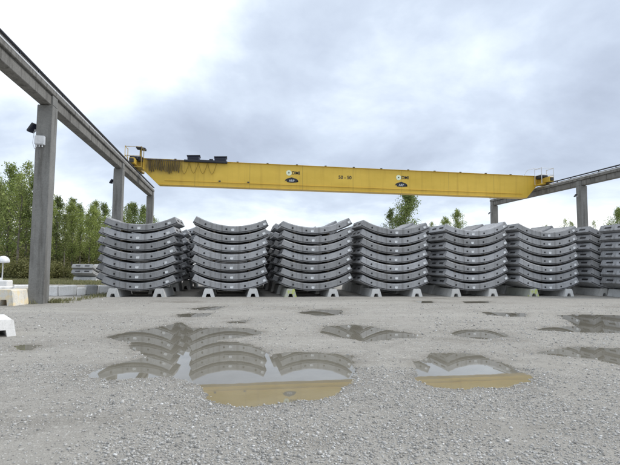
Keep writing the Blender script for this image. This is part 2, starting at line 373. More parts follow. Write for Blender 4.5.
# loose gravel: angular stones, dense near the camera
NS = 130000
zc = np.concatenate([rng.uniform(2.6, 7.5, NS//2), 2.6*np.exp(rng.uniform(0, math.log(21/2.6), NS-NS//2))])
xc = rng.uniform(-.8, .8, NS)*zc
PS = np.column_stack([xc*math.cos(y_)+zc*math.sin(y_), -xc*math.sin(y_)+zc*math.cos(y_)])
dens = vnoise(PS, .45, 31)*.75+vnoise(PS, 1.4, 32)*.5+.55
s_, _ = pudfield(PS)
dens = np.where((s_ > -.03) & (s_ < .5), np.maximum(dens, .8), dens)
keep = (rng.uniform(0, 1, NS) < dens) & (s_ > -.05); PS = PS[keep]; n = len(PS)
dist = np.hypot(PS[:, 0], PS[:, 1]); sz = np.exp(rng.normal(math.log(.0047), .5, n)).clip(.0025, .017)*np.clip(dist/8, 1, 1.6)
cube = np.array([[x, y, z] for x in (-1, 1) for y in (-1, 1) for z in (-1, 1)], float)
T = cube[None]*sz[:, None, None]*rng.uniform(.55, 1.15, (n, 8, 3))*np.stack([np.ones(n), rng.uniform(.6, 1, n), rng.uniform(.45, .8, n)], 1)[:, None, :]
a = rng.uniform(0, 6.28, n); tl = rng.uniform(-.5, .5, n)
ct, st = np.cos(tl)[:, None], np.sin(tl)[:, None]; x, y, z = T[..., 0], T[..., 1]*ct-T[..., 2]*st, T[..., 1]*st+T[..., 2]*ct
ca, sa = np.cos(a)[:, None], np.sin(a)[:, None]
T = np.stack([x*ca-y*sa, x*sa+y*ca, z], -1); T[..., :2] += PS[:, None, :]; T[..., 2] += (height(PS)+sz*.25)[:, None]
fq = np.array([[0, 1, 3, 2], [4, 6, 7, 5], [0, 4, 5, 1], [2, 3, 7, 6], [0, 2, 6, 4], [1, 5, 7, 3]])
st_ = link('gravel', raw_mesh('gravel', T.reshape(-1, 3), (np.arange(n)[:, None, None]*8+fq[None]).reshape(-1, 4)), M['stone'])
tag(st_, 'loose angular grey and white gravel scattered over the yard', 'gravel', kind='stuff')

# ------------------------------------------------------------------ crane runway
XL, XR, RAIL = -7.4, 27.95, 8.98
SOF = {-1: 8.05, 1: 8.22}; TOP = {-1: 8.66, 1: 8.83}
CY = [7.6, 20.12, 32.65, 45.2]
def make_column(side):
    r = empty('concrete_column'); SOFF = SOF[side]
    bm = bmesh.new(); box(bm, (0, 0, (SOFF-.34)/2), (.60, .54, SOFF+.3), bev=.025)
    obj('shaft', bm, M['col'], r)
    bm = bmesh.new(); box(bm, (-side*.205, 0, SOFF+.19), (.16, .5, .40), bev=.01)
    obj('bearing_cheek', bm, M['col'], r)
    bm = bmesh.new(); box(bm, (side*.02, 0, SOFF-.01), (.40, .42, .018)); obj('bearing_pad', bm, M['steel'], r)
    return r
cols = {}
labs = {('L', 0): None, ('L', 1): 'nearest tall grey concrete column at left carrying a floodlight and grey junction box',
        ('L', 2): 'middle column of the left runway, partly behind the leftmost stack',
        ('L', 3): 'farthest column of the left runway, right below the end of the yellow crane',
        ('R', 1): None, ('R', 2): 'nearer column of the right runway, standing behind the stacks at the right edge',
        ('R', 3): 'farther column of the right runway at the end of its beam, below the right end of the yellow crane'}
for sd__, xx in (('L', XL), ('R', XR)):
    side = -1 if sd__ == 'L' else 1
    proto = make_column(side)
    first = True
    for i, yy in enumerate(CY):
        if (sd__, i) not in labs: continue
        if labs[(sd__, i)] is None: continue
        o = proto if first else copy_tree(proto); first = False
        o.location = (xx+side*.09, yy, 0)
        tag(o, labs[(sd__, i)], 'column', 'columns of the crane runway'); cols[(sd__, i)] = o

def make_beam(x, y0, y1, side, label):
    SOFF = SOF[side]; h = TOP[side]-SOFF
    r = empty('runway_beam', (x, (y0+y1)/2, SOFF)); l = y1-y0-.03
    bm = bmesh.new(); box(bm, (side*.11, 0, h*.34), (.44, l, h*.68), bev=.02); obj('web', bm, M['beam'], r)
    bm = bmesh.new(); box(bm, (side*.08, 0, h*.84+.001), (.58, l, h*.32), bev=.02); obj('flange', bm, M['beam'], r)
    pk = RAIL-TOP[side]-.12
    bm = bmesh.new(); box(bm, (side*.05, 0, h+pk/2+.004), (.24, l, pk)); obj('rail_plate', bm, M['steel'], r)
    bm = bmesh.new(); box(bm, (0, 0, h+pk+.068), (.07, l, .10)); box(bm, (0, 0, h+pk+.016), (.15, l, .02)); obj('rail', bm, M['steel'], r)
    bm = bmesh.new(); box(bm, (-side*.15, 0, h+.034), (.12, l, .06)); obj('edge_strip', bm, M['pale_steel'], r)
    bm = bmesh.new(); tube(bm, [(-side*.17, -l/2, h+.23), (-side*.17, l/2, h+.23)], .05, 6)
    for k in range(int(l//1.6)): box(bm, (-side*.17, -l/2+.8+k*1.6, h+.12), (.04, .05, .2))
    obj('conductor_bar', bm, M['black'], r)
    tag(r, label, 'beam', 'beams of the crane runway'); return r
make_beam(XL, CY[0]-6, CY[1], -1, 'nearest concrete beam of the left runway, running out of the picture at its left edge')
make_beam(XL, CY[1], CY[2], -1, 'concrete beam of the left runway between the floodlit column and the middle column')
make_beam(XL, CY[2], CY[3]+.35, -1, 'last concrete beam of the left runway, carrying the left end of the yellow crane')
make_beam(XR, CY[1], CY[2], 1, 'nearer concrete beam of the right runway, running out of the picture at its right edge')
make_beam(XR, CY[2], CY[3]+.35, 1, 'farther concrete beam of the right runway, carrying the right end of the yellow crane')

def floodlight(loc, face, label, sc=.78):
    r = empty('floodlight', loc, face)
    bm = bmesh.new(); box(bm, (0, .10, 0), (.05, .26, .05)); box(bm, (0, -.02, 0), (.22, .02, .14)); obj('bracket', bm, M['pale_steel'], r)
    rot = Matrix.Rotation(R(-52), 3, 'X')
    bm = bmesh.new(); v = box(bm, (0, .34, .12), (.44, .52, .16), rot, .03); obj('housing', bm, M['black'], r)
    bm = bmesh.new(); box(bm, Vector((0, .34, .12))+rot@Vector((0, 0, -.084)), (.38, .46, .01), rot); obj('glass', bm, M['navy'], r); r.scale = (sc, sc, sc)
    tag(r, label, 'floodlight', 'floodlights on the runway columns'); return r
floodlight((XL-.37, CY[1]-.08, 7.02), R(70), 'black floodlight tilted out from the nearest left column, above the junction box')
floodlight((XL-.37, CY[2]-.08, 7.1), R(60), 'small black floodlight on the left side of the middle left column', .6)
floodlight((XR-.37, CY[2]-.1, 7.35), R(80), 'small dark floodlight on the nearer right column just under its beam', .5)
floodlight((XR-.37, CY[3]-.1, 7.3), R(80), 'small dark floodlight on the farther right column below the crane end', .5)
jb = empty('junction_box', (XL-.18, CY[1]-.29, 6.52))
bm = bmesh.new(); box(bm, (0, -.085, 0), (.36, .17, .36), bev=.015); obj('box', bm, M['greybox'], jb)
bm = bmesh.new(); box(bm, (0, -.178, 0), (.30, .012, .30)); obj('lid', bm, M['pale_steel'], jb)
bm = bmesh.new()
for q in (-.12, -.02, .09): tube(bm, [(q, -.07, -.17), (q, -.07, -.26)], .025)
tube(bm, [(-.12, -.07, -.25), (-.2, -.05, -.35), (-.3, .0, -.1), (-.3, .1, .4)], .012)
obj('cable_glands', bm, M['white'], jb)
tag(jb, 'grey junction box with cable glands on the front of the nearest left column', 'junction box')

# ------------------------------------------------------------------ overhead crane
YC = 38.7; GT, GB = 9.92, 7.93; gy = YC-.75
cr = empty('overhead_crane', (0, YC, RAIL))
tag(cr, 'long yellow overhead travelling crane spanning the yard between the two concrete runways', 'crane')
def girder(yo):
    bm = bmesh.new()
    t_, b_ = GT-RAIL, GB-RAIL
    ol = [(XL+.35, t_), (XL+.35, -.12+.35), (XL+1.75, b_), (XR-.75, b_), (XR+.35-.9, -.12+.35+.05), (XR-.2, t_)]
    ol = [(XL-.1, t_), (XL-.1, .18), (XL+.5, .10), (XL+1.7, b_), (XR-1.3, b_), (XR-.3, .06), (XR+.1, .18), (XR+.1, t_-.15), (XR-.35, t_)]
    prism(bm, ol, yo-.34, yo+.34)
    g_ = obj('girder', bm, M['yellow'], cr)
    bm = bmesh.new(); box(bm, ((XL+XR)/2+.2, yo, b_-.018), (XR-XL-3.1, .86, .03)); obj('bottom_flange', bm, M['yellow'], g_)
    bm = bmesh.new(); box(bm, ((XL+XR)/2-.1, yo, t_+.018), (XR-XL-.6, .86, .03)); obj('top_flange', bm, M['yellow'], g_)
    bm = bmesh.new(); box(bm, ((XL+XR)/2+.2, yo-.365, b_+.33), (XR-XL-4.0, .05, .035)); obj('lower_ledge', bm, M['yellow'], g_)
    return g_
g1 = girder(-.75)
fy = -.75-.34
# trolley rail lugs along the top edge of the front girder, and brackets on its lower edge
bm = bmesh.new()
for k in range(13): box(bm, (XL+3+k*2.45, -.75-.40, GT-RAIL+.06), (.16, .12, .06))
box(bm, (XL+17, -.75, GT-RAIL+.07), (33.5, .07, .07)); obj('trolley_rail', bm, M['steel'], g1)
bm = bmesh.new()
bm.free()
for xx in (-.9, 1.4):
    bm = bmesh.new(); box(bm, (xx, fy-.04, GB-RAIL+.42), (.16, .07, .10), bev=.01); obj('cable_lug', bm, M['steel'], g1)
# painted lettering and emblems on the front of the girder
def on_face(name, me, m, x, z, parent=g1, dy=.0):
    o = link(name, me, m, parent); o.rotation_euler = (R(90), 0, 0); o.location = (x, fy-.006-dy, z); return o
def emblem(x):
    bm = bmesh.new(); bmesh.ops.create_circle(bm, cap_ends=True, segments=28, radius=.23)
    d = on_face('logo_disc', bpy.data.meshes.new('logo_disc'), None, x-.26, .30); bm.to_mesh(d.data); bm.free(); d.data.materials.append(M['cream'])
    bm = bmesh.new(); bmesh.ops.create_circle(bm, cap_ends=True, segments=12, radius=.06)
    e = link('logo_dot', bpy.data.meshes.new('logo_dot'), None, d); bm.to_mesh(e.data); bm.free(); e.data.materials.append(M['black']); e.location = (0, 0, .004)
    on_face('lettering', text_mesh('DMI', .38), M['black'], x+.33, .30)
    # black arched badge with two swept ends
    pts = [(-.78, -.14), (-.70, .10), (-.46, .24), (-.22, .30), (0, .37), (.22, .30), (.46, .24), (.70, .10), (.78, -.14),
           (.62, .00), (.52, -.20), (.20, -.24), (-.20, -.24), (-.52, -.20), (-.62, .00)]
    bm = bmesh.new(); bm.faces.new([bm.verts.new((a_*.74, b_*.74, 0)) for a_, b_ in pts][::-1]); bmesh.ops.triangulate(bm, faces=bm.faces[:])
    k = on_face('badge', bpy.data.meshes.new('badge'), None, x-.02, -.34); bm.to_mesh(k.data); bm.free(); k.data.materials.append(M['black'])
    tx = link('badge_lettering', text_mesh('ARP', .26), M['greybox'], k); tx.location = (0, -.02, .004)
emblem(5.0); emblem(14.6)
on_face('lettering', text_mesh('50 - 50', .40), M['black'], 9.55, .10)
# festoon: cable loops bunched at the left, open loops further right
bm = bmesh.new()
def loop(x0, x1, dep, y):
    pts = []
    for k in range(11):
        u = k/10; pts.append((x0+(x1-x0)*u, y, GT-RAIL-.10-dep*(1-(2*abs(u-.5))**1.7)))
    tube(bm, pts, .022, 5, True)
x = XL+1.0
for k in range(16):
    w = .15; loop(x, x+w, .95+random.uniform(-.18, .12), fy-.10-random.uniform(0, .12)); x += w*.98
obj('bunched_cable', bm, M['darkcable'], cr)
bm = bmesh.new()
for k in range(4):
    loop(x, x+.72, 1.0+random.uniform(-.08, .08), fy-.13); x += .72
obj('festoon_cable', bm, M['cable'], cr)
bm = bmesh.new(); box(bm, ((XL+x)/2+.4, fy-.13, GT-RAIL-.06), (x-XL-.8, .05, .06)); obj('festoon_track', bm, M['steel'], cr)
# end carriages with wheels
for s, xx in ((-1, XL), (1, XR)):
    bm = bmesh.new(); box(bm, (xx, -.6, .42), (.42, 4.2, .46), bev=.03)
    e = obj('end_carriage', bm, M['yellow'], cr)
    bm = bmesh.new(); box(bm, (xx, -2.76, .42), (.3, .12, .3), bev=.02); obj('buffer', bm, M['near_black'], e)
    bm = bmesh.new(); box(bm, (xx, 1.56, .42), (.3, .12, .3), bev=.02); obj('buffer', bm, M['near_black'], e)
    for yy in (-2.1, .9):
        bm = bmesh.new(); g_ = bmesh.ops.create_cone(bm, cap_ends=True, segments=20, radius1=.24, radius2=.24, depth=.16)
        bmesh.ops.rotate(bm, matrix=Matrix.Rotation(R(90), 3, 'Y'), verts=bm.verts[:]); bmesh.ops.translate(bm, vec=(xx, yy, .24), verts=bm.verts[:])
        obj('wheel', bm, M['steel'], e)
    bm = bmesh.new(); box(bm, (xx-s*.1, -1.55, .78), (.9, .5, .36), bev=.03); box(bm, (xx-s*.1, -1.88, .80), (.4, .24, .24), bev=.04)
    obj('travel_motor', bm, M['black'], e)
    # service platform with a tubular railing
    pf = bmesh.new(); pz = .40
    box(pf, (xx, -1.75, pz-.33), (1.25, 1.0, .06)); p_o = obj('service_platform', pf, M['yellow'], cr)
    rb = bmesh.new()
    x0, x1, ya, yb = xx-.6, xx+.6, -2.22, -1.28
    for px_, py_ in ((x0, ya), (x1, ya), (x0, yb), (x1, yb)): tube(rb, [(px_, py_, pz-.3), (px_, py_, pz+1.25 if s < 0 else pz+1.15)], .03, 6)
    for hz in (pz+.5, pz+1.2 if s < 0 else pz+1.1):
        tube(rb, [(x0, yb, hz), (x0, ya, hz), (x1, ya, hz), (x1, yb, hz)], .025, 6)
    obj('railing', rb, M['yellow'] if s < 0 else M['pale_steel'], p_o)
    if s < 0:
        bm = bmesh.new(); box(bm, (XL+.35, -1.0, 1.75), (.72, .6, .16), Matrix.Rotation(R(8), 3, 'Y'), .03); lamp = obj('lamp_hood', bm, M['black'], p_o)
        bm = bmesh.new(); tube(bm, [(XL+.3, -1.0, .9), (XL+.3, -1.0, 1.68)], .07, 8); obj('lamp_post', bm, M['yellow'], p_o)
    else:
        rb = bmesh.new(); pts = [(XR-1.9, -1.5, GT-RAIL-.1), (XR-1.5, -1.5, GT-RAIL+.45), (XR-.9, -1.5, GT-RAIL+.62), (XR-.2, -1.5, GT-RAIL+.62)]
        tube(rb, pts, .025, 6); obj('handrail', rb, M['pale_steel'], p_o)
# trolley with its two dark hoist motors
tr_ = empty('trolley'); tr_.parent = cr; tr_.location = (-.72, .15, GT-RAIL-.16)
bm = bmesh.new(); box(bm, (-1.3, -.85, .12), (3.4, 1.3, .16), bev=.02); box(bm, (-1.25, -.95, .26), (1.5, .3, .14)); box(bm, (-.9, -1.05, .34), (.3, .2, .12)); obj('trolley_frame', bm, M['black'], tr_)
for xx in (-2.3, -.15):
    bm = bmesh.new(); box(bm, (xx, -.75, .38), (.95, .9, .42), Matrix.Rotation(R(-3), 3, 'Y'), .06); h_ = obj('hoist_motor', bm, M['navy'], tr_)
    bm = bmesh.new()
    for q in range(6): box(bm, (xx-.32+q*.13, -1.215, .38), (.05, .03, .26))
    obj('cooling_ribs', bm, M['black'], h_)
    bm = bmesh.new(); box(bm, (xx, -.75, .62), (1.05, .95, .06), Matrix.Rotation(R(-3), 3, 'Y')); obj('lid', bm, M['black'], h_)
bm = bmesh.new(); box(bm, (-3.3, -.6, .18), (.5, .5, .25), bev=.04); obj('brake_box', bm, M['black'], tr_)

# ------------------------------------------------------------------ tunnel lining segments
RI, RO, LEN, PIT, ZB = 3.765, 4.133, 2.0, 0.48, 0.314
def seg_body(p0, p1):
    bm = bmesh.new(); n = 26; ch = .022
    c2 = .045; prof = [(RI+c2, 0), (RO-ch, 0), (RO, ch), (RO, LEN-ch), (RO-ch, LEN), (RI+c2, LEN), (RI, LEN-c2), (RI, c2)]
    rings = []
    for k in range(n+1):
        a = p0+(p1-p0)*k/n
        rings.append([bm.verts.new((r*math.sin(a), y, RO-r*math.cos(a))) for r, y in prof])
    for k in range(n):
        for q in range(8): bm.faces.new((rings[k][q], rings[k][(q+1) % 8], rings[k+1][(q+1) % 8], rings[k+1][q]))
    bm.faces.new(rings[0]); bm.faces.new(rings[-1][::-1]); return bm
def polar(bm, a, r, sx_, sr, y, dy, n=6):
    """small block on the arc face: centre angle a, radius r, width sx_, radial size sr"""
    v = box(bm, (0, 0, 0), (sx_, dy, sr), bev=min(sx_, sr)*.2)
    bmesh.ops.rotate(bm, matrix=Matrix.Rotation(-a, 3, 'Y'), verts=v)
    bmesh.ops.translate(bm, vec=(r*math.sin(a), y, RO-r*math.cos(a)), verts=v)
segs = {}
def make_segment(d0, d1, wdeg):
    p0, p1 = R(d0), R(d1)
    root = obj('tunnel_segment', seg_body(p0, p1), M['seg'])
    rm = (RI+RO)/2+.005
    for dg in (d0+8.5, -4.6, 9.5, 9.5+(d1-9.5)*.55):
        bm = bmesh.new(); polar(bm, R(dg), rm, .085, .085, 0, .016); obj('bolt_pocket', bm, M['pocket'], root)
    for dg, w_ in ((0, .15), (wdeg, .15)):
        bm = bmesh.new(); polar(bm, R(dg), rm, w_, .12, 0, .012); obj('white_plate', bm, M['white'], root)
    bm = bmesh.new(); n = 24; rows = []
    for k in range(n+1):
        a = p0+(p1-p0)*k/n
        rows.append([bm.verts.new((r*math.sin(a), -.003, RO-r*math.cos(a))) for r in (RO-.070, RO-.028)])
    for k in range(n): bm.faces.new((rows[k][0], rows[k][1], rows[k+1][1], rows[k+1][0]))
    obj('lower_strip', bm, M['near_black'], root)  # near-black strip along the lower edge of the front face
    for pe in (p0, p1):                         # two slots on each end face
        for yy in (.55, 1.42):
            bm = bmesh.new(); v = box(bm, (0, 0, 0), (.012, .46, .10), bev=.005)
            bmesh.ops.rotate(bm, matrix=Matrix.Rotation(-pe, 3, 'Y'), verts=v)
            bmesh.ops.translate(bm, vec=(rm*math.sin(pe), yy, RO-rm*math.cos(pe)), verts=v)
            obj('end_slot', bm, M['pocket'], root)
    return root
KIND = {'first': (-24.2, 26.6, 24.4), 'even': (-27, 27, 24.6), 'right': (-23.5, 31, 29), 'left': (-28.5, 26, 23.6)}
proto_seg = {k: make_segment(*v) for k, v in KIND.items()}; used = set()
sp_bm = bmesh.new(); box(sp_bm, (0, .95, 0), (.10, 1.5, .099), bev=.006)
proto_spacer = obj('timber_spacer', sp_bm, M['timber']); spacer_used = False
def make_sleeper(m, ln=2.2):
    bm = bmesh.new()
    ol = [(-.31, 0), (-.13, 0), (-.08, .17), (.08, .17), (.13, 0), (.31, 0), (.19, .40), (.15, .42), (-.15, .42), (-.19, .40)]
    prism(bm, ol, 0, ln); return obj('concrete_sleeper', bm, m)
proto_sl = make_sleeper(M['sleeper']); proto_sl_lime = make_sleeper(M['limepaint']); sl_used = set()
ORD = ['bottom', 'second', 'third', 'fourth', 'fifth', 'sixth', 'top']
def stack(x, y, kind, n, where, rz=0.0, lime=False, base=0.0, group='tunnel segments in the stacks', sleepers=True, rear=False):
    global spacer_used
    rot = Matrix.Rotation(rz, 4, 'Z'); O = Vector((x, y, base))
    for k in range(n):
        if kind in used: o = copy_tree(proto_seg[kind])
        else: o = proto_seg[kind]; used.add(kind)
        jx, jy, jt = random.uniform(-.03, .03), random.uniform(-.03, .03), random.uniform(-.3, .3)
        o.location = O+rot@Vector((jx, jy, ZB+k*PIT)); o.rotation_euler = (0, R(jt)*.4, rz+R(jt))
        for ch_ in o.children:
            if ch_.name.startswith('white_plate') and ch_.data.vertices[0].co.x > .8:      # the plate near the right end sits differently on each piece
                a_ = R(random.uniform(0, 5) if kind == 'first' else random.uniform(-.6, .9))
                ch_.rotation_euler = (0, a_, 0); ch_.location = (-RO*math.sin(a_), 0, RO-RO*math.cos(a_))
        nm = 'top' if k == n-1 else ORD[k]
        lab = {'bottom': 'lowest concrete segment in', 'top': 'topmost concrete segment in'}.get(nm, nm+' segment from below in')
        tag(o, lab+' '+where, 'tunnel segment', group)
        if k < n-1:
            for sx_ in (-.9, .9):
                if spacer_used: q = proto_spacer.copy(); COL.objects.link(q)
                else: q = proto_spacer; spacer_used = True
                zt = ZB+k*PIT+RO-math.sqrt(RI*RI-.81); zb_ = ZB+(k+1)*PIT+RO-math.sqrt(RO*RO-.81)
                q.location = O+rot@Vector((sx_, .12, (zt+zb_)/2)); q.rotation_euler = (0, -math.asin(sx_/4.0), rz)
                tag(q, 'timber spacer inside '+where, 'spacer', 'timber spacers of '+where)
    if sleepers:
        for s, sx_ in (('left', -1.1), ('right', 1.1)):
            lm = lime and s == 'left'; pr = proto_sl_lime if lm else proto_sl
            if lm in sl_used: q = pr.copy(); COL.objects.link(q)
            else: q = pr; sl_used.add(lm)
            q.location = (x, y, 0); q.location += rot@Vector((sx_+random.uniform(-.04, .04), -.08 if not rear else -.1, 0)); q.rotation_euler = (0, 0, rz); q.scale = (1, 1, (.42+base)/.42)
            tag(q, ('lime painted ' if lm else '')+s+' concrete sleeper under '+where, 'sleeper', 'sleepers under the stacks')
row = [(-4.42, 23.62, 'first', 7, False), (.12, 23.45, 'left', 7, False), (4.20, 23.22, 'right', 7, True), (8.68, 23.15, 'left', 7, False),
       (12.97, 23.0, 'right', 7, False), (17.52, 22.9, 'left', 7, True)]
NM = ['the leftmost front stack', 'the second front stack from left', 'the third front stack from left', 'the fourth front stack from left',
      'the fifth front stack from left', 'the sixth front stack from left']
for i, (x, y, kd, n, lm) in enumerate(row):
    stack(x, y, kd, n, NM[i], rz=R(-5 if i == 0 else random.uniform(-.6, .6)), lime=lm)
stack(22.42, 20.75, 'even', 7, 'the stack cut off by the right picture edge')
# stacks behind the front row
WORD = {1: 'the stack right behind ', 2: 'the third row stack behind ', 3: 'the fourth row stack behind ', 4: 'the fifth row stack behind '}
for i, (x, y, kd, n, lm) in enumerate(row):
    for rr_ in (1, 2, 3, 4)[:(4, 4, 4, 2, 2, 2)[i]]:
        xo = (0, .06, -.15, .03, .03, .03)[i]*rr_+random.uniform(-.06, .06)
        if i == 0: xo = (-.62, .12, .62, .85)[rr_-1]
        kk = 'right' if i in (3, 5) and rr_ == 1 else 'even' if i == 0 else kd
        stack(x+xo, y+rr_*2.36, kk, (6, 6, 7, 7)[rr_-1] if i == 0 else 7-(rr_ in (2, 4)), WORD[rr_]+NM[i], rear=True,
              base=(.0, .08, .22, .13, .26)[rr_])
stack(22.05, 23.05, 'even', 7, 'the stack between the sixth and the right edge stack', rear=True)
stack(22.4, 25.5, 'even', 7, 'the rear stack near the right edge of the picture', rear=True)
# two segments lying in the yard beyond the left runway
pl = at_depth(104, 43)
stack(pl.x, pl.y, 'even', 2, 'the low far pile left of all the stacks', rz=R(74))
for o in [x for x in COL.objects if x.get('category') == 'tunnel segment' and 'low far pile' in x['label']]:
    o.material_slots[0].link = 'OBJECT'; o.material_slots[0].material = M['greyblock']

# ------------------------------------------------------------------ whitewashed blocks
def trapezoid_block(ln, m, w=.62, h=.46, notch=True):
    bm = bmesh.new(); k = w/.62; q = h/.42
    ol = [(-.31*k, 0), (-.12*k, 0), (-.09*k, .17*q), (.09*k, .17*q), (.12*k, 0), (.31*k, 0), (.24*k, .39*q), (.20*k, h), (-.20*k, h), (-.24*k, .39*q)]
    prism(bm, ol, 0, ln); return obj('concrete_block', bm, m)
o = trapezoid_block(1.3, M['block'], .56, .38); p = on_ground(4, 337.5); o.location = (p[0]-.08, p[1]+.05, -.01); o.rotation_euler = (0, 0, R(30))
tag(o, 'white notched trapezoid block lying in front, cut off by the left edge', 'concrete block')
o = trapezoid_block(2.2, M['yblock'], .8, .62); p = on_ground(3, 306); o.location = (p[0], p[1], -.02); o.rotation_euler = (0, 0, R(-12))
tag(o, 'yellow stained white concrete block lying lengthwise just left of the nearest column', 'concrete block')
def rough_block(l, w, h, m, name='concrete_block'):
    bm = bmesh.new(); box(bm, (0, 0, h/2), (l, w, h), bev=.045)
    bmesh.ops.subdivide_edges(bm, edges=bm.edges[:], cuts=3, use_grid_fill=True)
    for v in bm.verts:
        nn = mnoise.noise_vector(v.co*2.1+Vector((l*9, h*31, 0))); v.co += nn*.045
    return obj(name, bm, m)
A, B = on_ground(-22, 297.5), on_ground(118, 294.2)
A, B = Vector(A), Vector(B); D = (B-A); tot = D.length; D.normalize(); az = math.atan2(D.y, D.x)
specs = [(1.75, .5, 'block'), (1.55, .56, 'block'), (.8, .5, 'block'), (1.05, .50, 'block'), (.55, .40, 'block'), (.72, .52, 'greyblock'), (.9, .47, 'block'), (.5, .56, 'block')]
wd = ['long white block of the low wall at the left edge of the picture', 'long white block of the low wall left of the nearest column',
      'white block of the low wall hidden half behind the nearest column', 'first white block of the low wall right of the nearest column',
      'small low white block, second right of the nearest column', 'grey block in the white low wall', 'white block of the low wall right after the grey block',
      'last white block of the low wall beside the leftmost stack']
u = 0
for (l, h, mm), lb in zip(specs, wd):
    l *= tot/7.75
    o = rough_block(l, .5, h, M[mm]); o.location = A+D*(u+l/2)+Vector((random.uniform(-.05, .05), random.uniform(-.08, .08), -.01)); o.rotation_euler = (0, 0, az+R(random.uniform(-5, 5))); u += l+.012
    tag(o, lb, 'concrete block', 'whitewashed blocks of the low wall')
# white wash-out slab wall further back
p = at_depth(2, 27)
dl = empty('dome_lamp', (p.x, p.y, 0))
bm = bmesh.new(); box(bm, (0, 0, .30), (1.0, .7, .6), bev=.05); box(bm, (-.25, 0, .66), (.4, .5, .14), bev=.03); obj('base_block', bm, M['block'], dl)
bm = bmesh.new(); tube(bm, [(.05, 0, .55), (.05, 0, 1.62)], .035, 8); obj('post', bm, M['pale_steel'], dl)
bm = bmesh.new(); n = 20; prev = None
prof = [(0.001, 2.02), (.12, 2.0), (.22, 1.95), (.30, 1.86), (.345, 1.74), (.345, 1.66), (.30, 1.62), (.001, 1.60)]
for r, z in prof:
    ring = [bm.verts.new((.05+r*math.cos(2*math.pi*k/n), r*math.sin(2*math.pi*k/n), z)) for k in range(n)]
    if prev:
        for k in range(n): bm.faces.new((prev[k], prev[(k+1) % n], ring[(k+1) % n], ring[k]))
    prev = ring
obj('dome', bm, M['white'], dl, True)
tag(dl, 'white domed lamp on a thin post in front of the trees at the left edge', 'lamp')

# ------------------------------------------------------------------ trees
def leaf_mesh(name, centers, size, up=.3):
    n = len(centers); c = np.array(centers)
    d1 = rng.normal(size=(n, 3)); d1 /= np.linalg.norm(d1, axis=1)[:, None]
    d2 = np.cross(d1, rng.normal(size=(n, 3))); d2 /= np.linalg.norm(d2, axis=1)[:, None]
    s = size*rng.uniform(.6, 1.35, (n, 1))
    Vv = np.stack([c-d1*s, c+d2*s*.55, c+d1*s, c-d2*s*.55], 1)
    return raw_mesh(name, Vv.reshape(-1, 3), np.arange(n*4).reshape(n, 4))
def make_tree(kind, H, width, nl, nleaf, lsize, leafm, seed, base=.12, ang=50):
    rnd = random.Random(seed); bm = bmesh.new(); tips = []
    lean = Vector((rnd.uniform(-.03, .03), rnd.uniform(-.03, .03), 0)); tp = []
    for k in range(9):
        u = k/8; tp.append(Vector((lean.x*H*u+rnd.uniform(-.07, .07)*u*2, lean.y*H*u+rnd.uniform(-.07, .07)*u*2, H*.97*u-.15*(k == 0))))
    tube(bm, tp, [.011*H*(1-k/8)**.8+.012 for k in range(9)], 7)
    def trunk(u):
        k = min(int(u*8), 7); return tp[k].lerp(tp[k+1], u*8-k)
    for q in range(nl):
        u = base+(1-base)*((q+rnd.random())/nl)**.9*.97; p = trunk(min(u, .99)); az_ = rnd.uniform(0, 6.283)
        env = math.sin(math.pi*min(1, ((u-base)/(1-base))*.82+.16))**.8
        ln = width*env*rnd.uniform(.55, 1.15)+.25; el = R(ang+rnd.uniform(-16, 16))
        d = Vector((math.cos(az_)*math.cos(el), math.sin(az_)*math.cos(el), math.sin(el)))
        pts = [p]
        for k in range(4):
            d = (d+Vector((rnd.uniform(-.2, .2), rnd.uniform(-.2, .2), .13))).normalized(); pts.append(pts[-1]+d*ln/4)
        tube(bm, pts, [max(.012, .0045*H*(1-u))*(1-k/5)+.006 for k in range(5)], 4)
        for k in range(1, 5): tips.append((pts[k], .10+.09*ln))
        for w_ in range(3):
            a_ = rnd.uniform(.3, .95)*4; k = min(int(a_), 3); s_ = pts[k].lerp(pts[k+1], a_-k)
            dd = (d+Vector((rnd.uniform(-1, 1), rnd.uniform(-1, 1), rnd.uniform(-.3, .6)))).normalized()*ln*.34
            tube(bm, [s_, s_+dd*.5+Vector((0, 0, .03)), s_+dd], [.012, .009, .005], 3); tips.append((s_+dd*.6, .12+.06*ln)); tips.append((s_+dd, .12+.07*ln))
    C = []
    clump = [rnd.random() < .82 for _ in tips]
    tl = [t_ for t_, ok in zip(tips, clump) if ok]
    per = max(1, nleaf//len(tl))
    for p, r in tl:
        m_ = int(per*rnd.uniform(.3, 1.7)); g_ = rng.normal(size=(m_, 3))*r*1.15
        C.append(np.array(p)+g_)
    C = np.concatenate(C); C = C[C[:, 2] > .1]
    root = empty(kind)
    obj('trunk', bm, M['bark'], root); link('crown', leaf_mesh('crown', C, lsize), leafm, root)
    return root
PT = [make_tree('poplar_tree', 13, 1.9, 46, 6200, .10, M['leaf_spring'], 1, .22, 55),
      make_tree('poplar_tree', 13, 1.6, 40, 4300, .10, M['leaf_spring'], 2, .30, 60),
      make_tree('birch_tree', 13, 2.3, 50, 6600, .105, M['leaf_green'], 3, .15, 45),
      make_tree('birch_tree', 13, 2.0, 34, 2600, .10, M['leaf_spring'], 4, .25, 48),
      make_tree('broad_tree', 13, 3.1, 64, 14000, .11, M['leaf_green'], 5, .10, 48),
      make_tree('bare_tree', 13, 2.1, 34, 1100, .11, M['leaf_spring'], 6, .25, 45)]
tused = set()
def tree(k, px, depth, top_y, label, group, wx=1.0):
    if k in tused: o = copy_tree(PT[k])
    else: o = PT[k]; tused.add(k)
    p = at_depth(px, depth); hor = 264.9+(px-229)*.0083
    H = CAM_H+(hor-top_y)/FPX*depth; s = H/13
    o.location = p; o.rotation_euler = (0, 0, random.uniform(0, 6.28)); o.scale = (s*wx, s*wx, s)
    tag(o, label, 'tree', group); return o
G1 = 'trees of the line at the left'
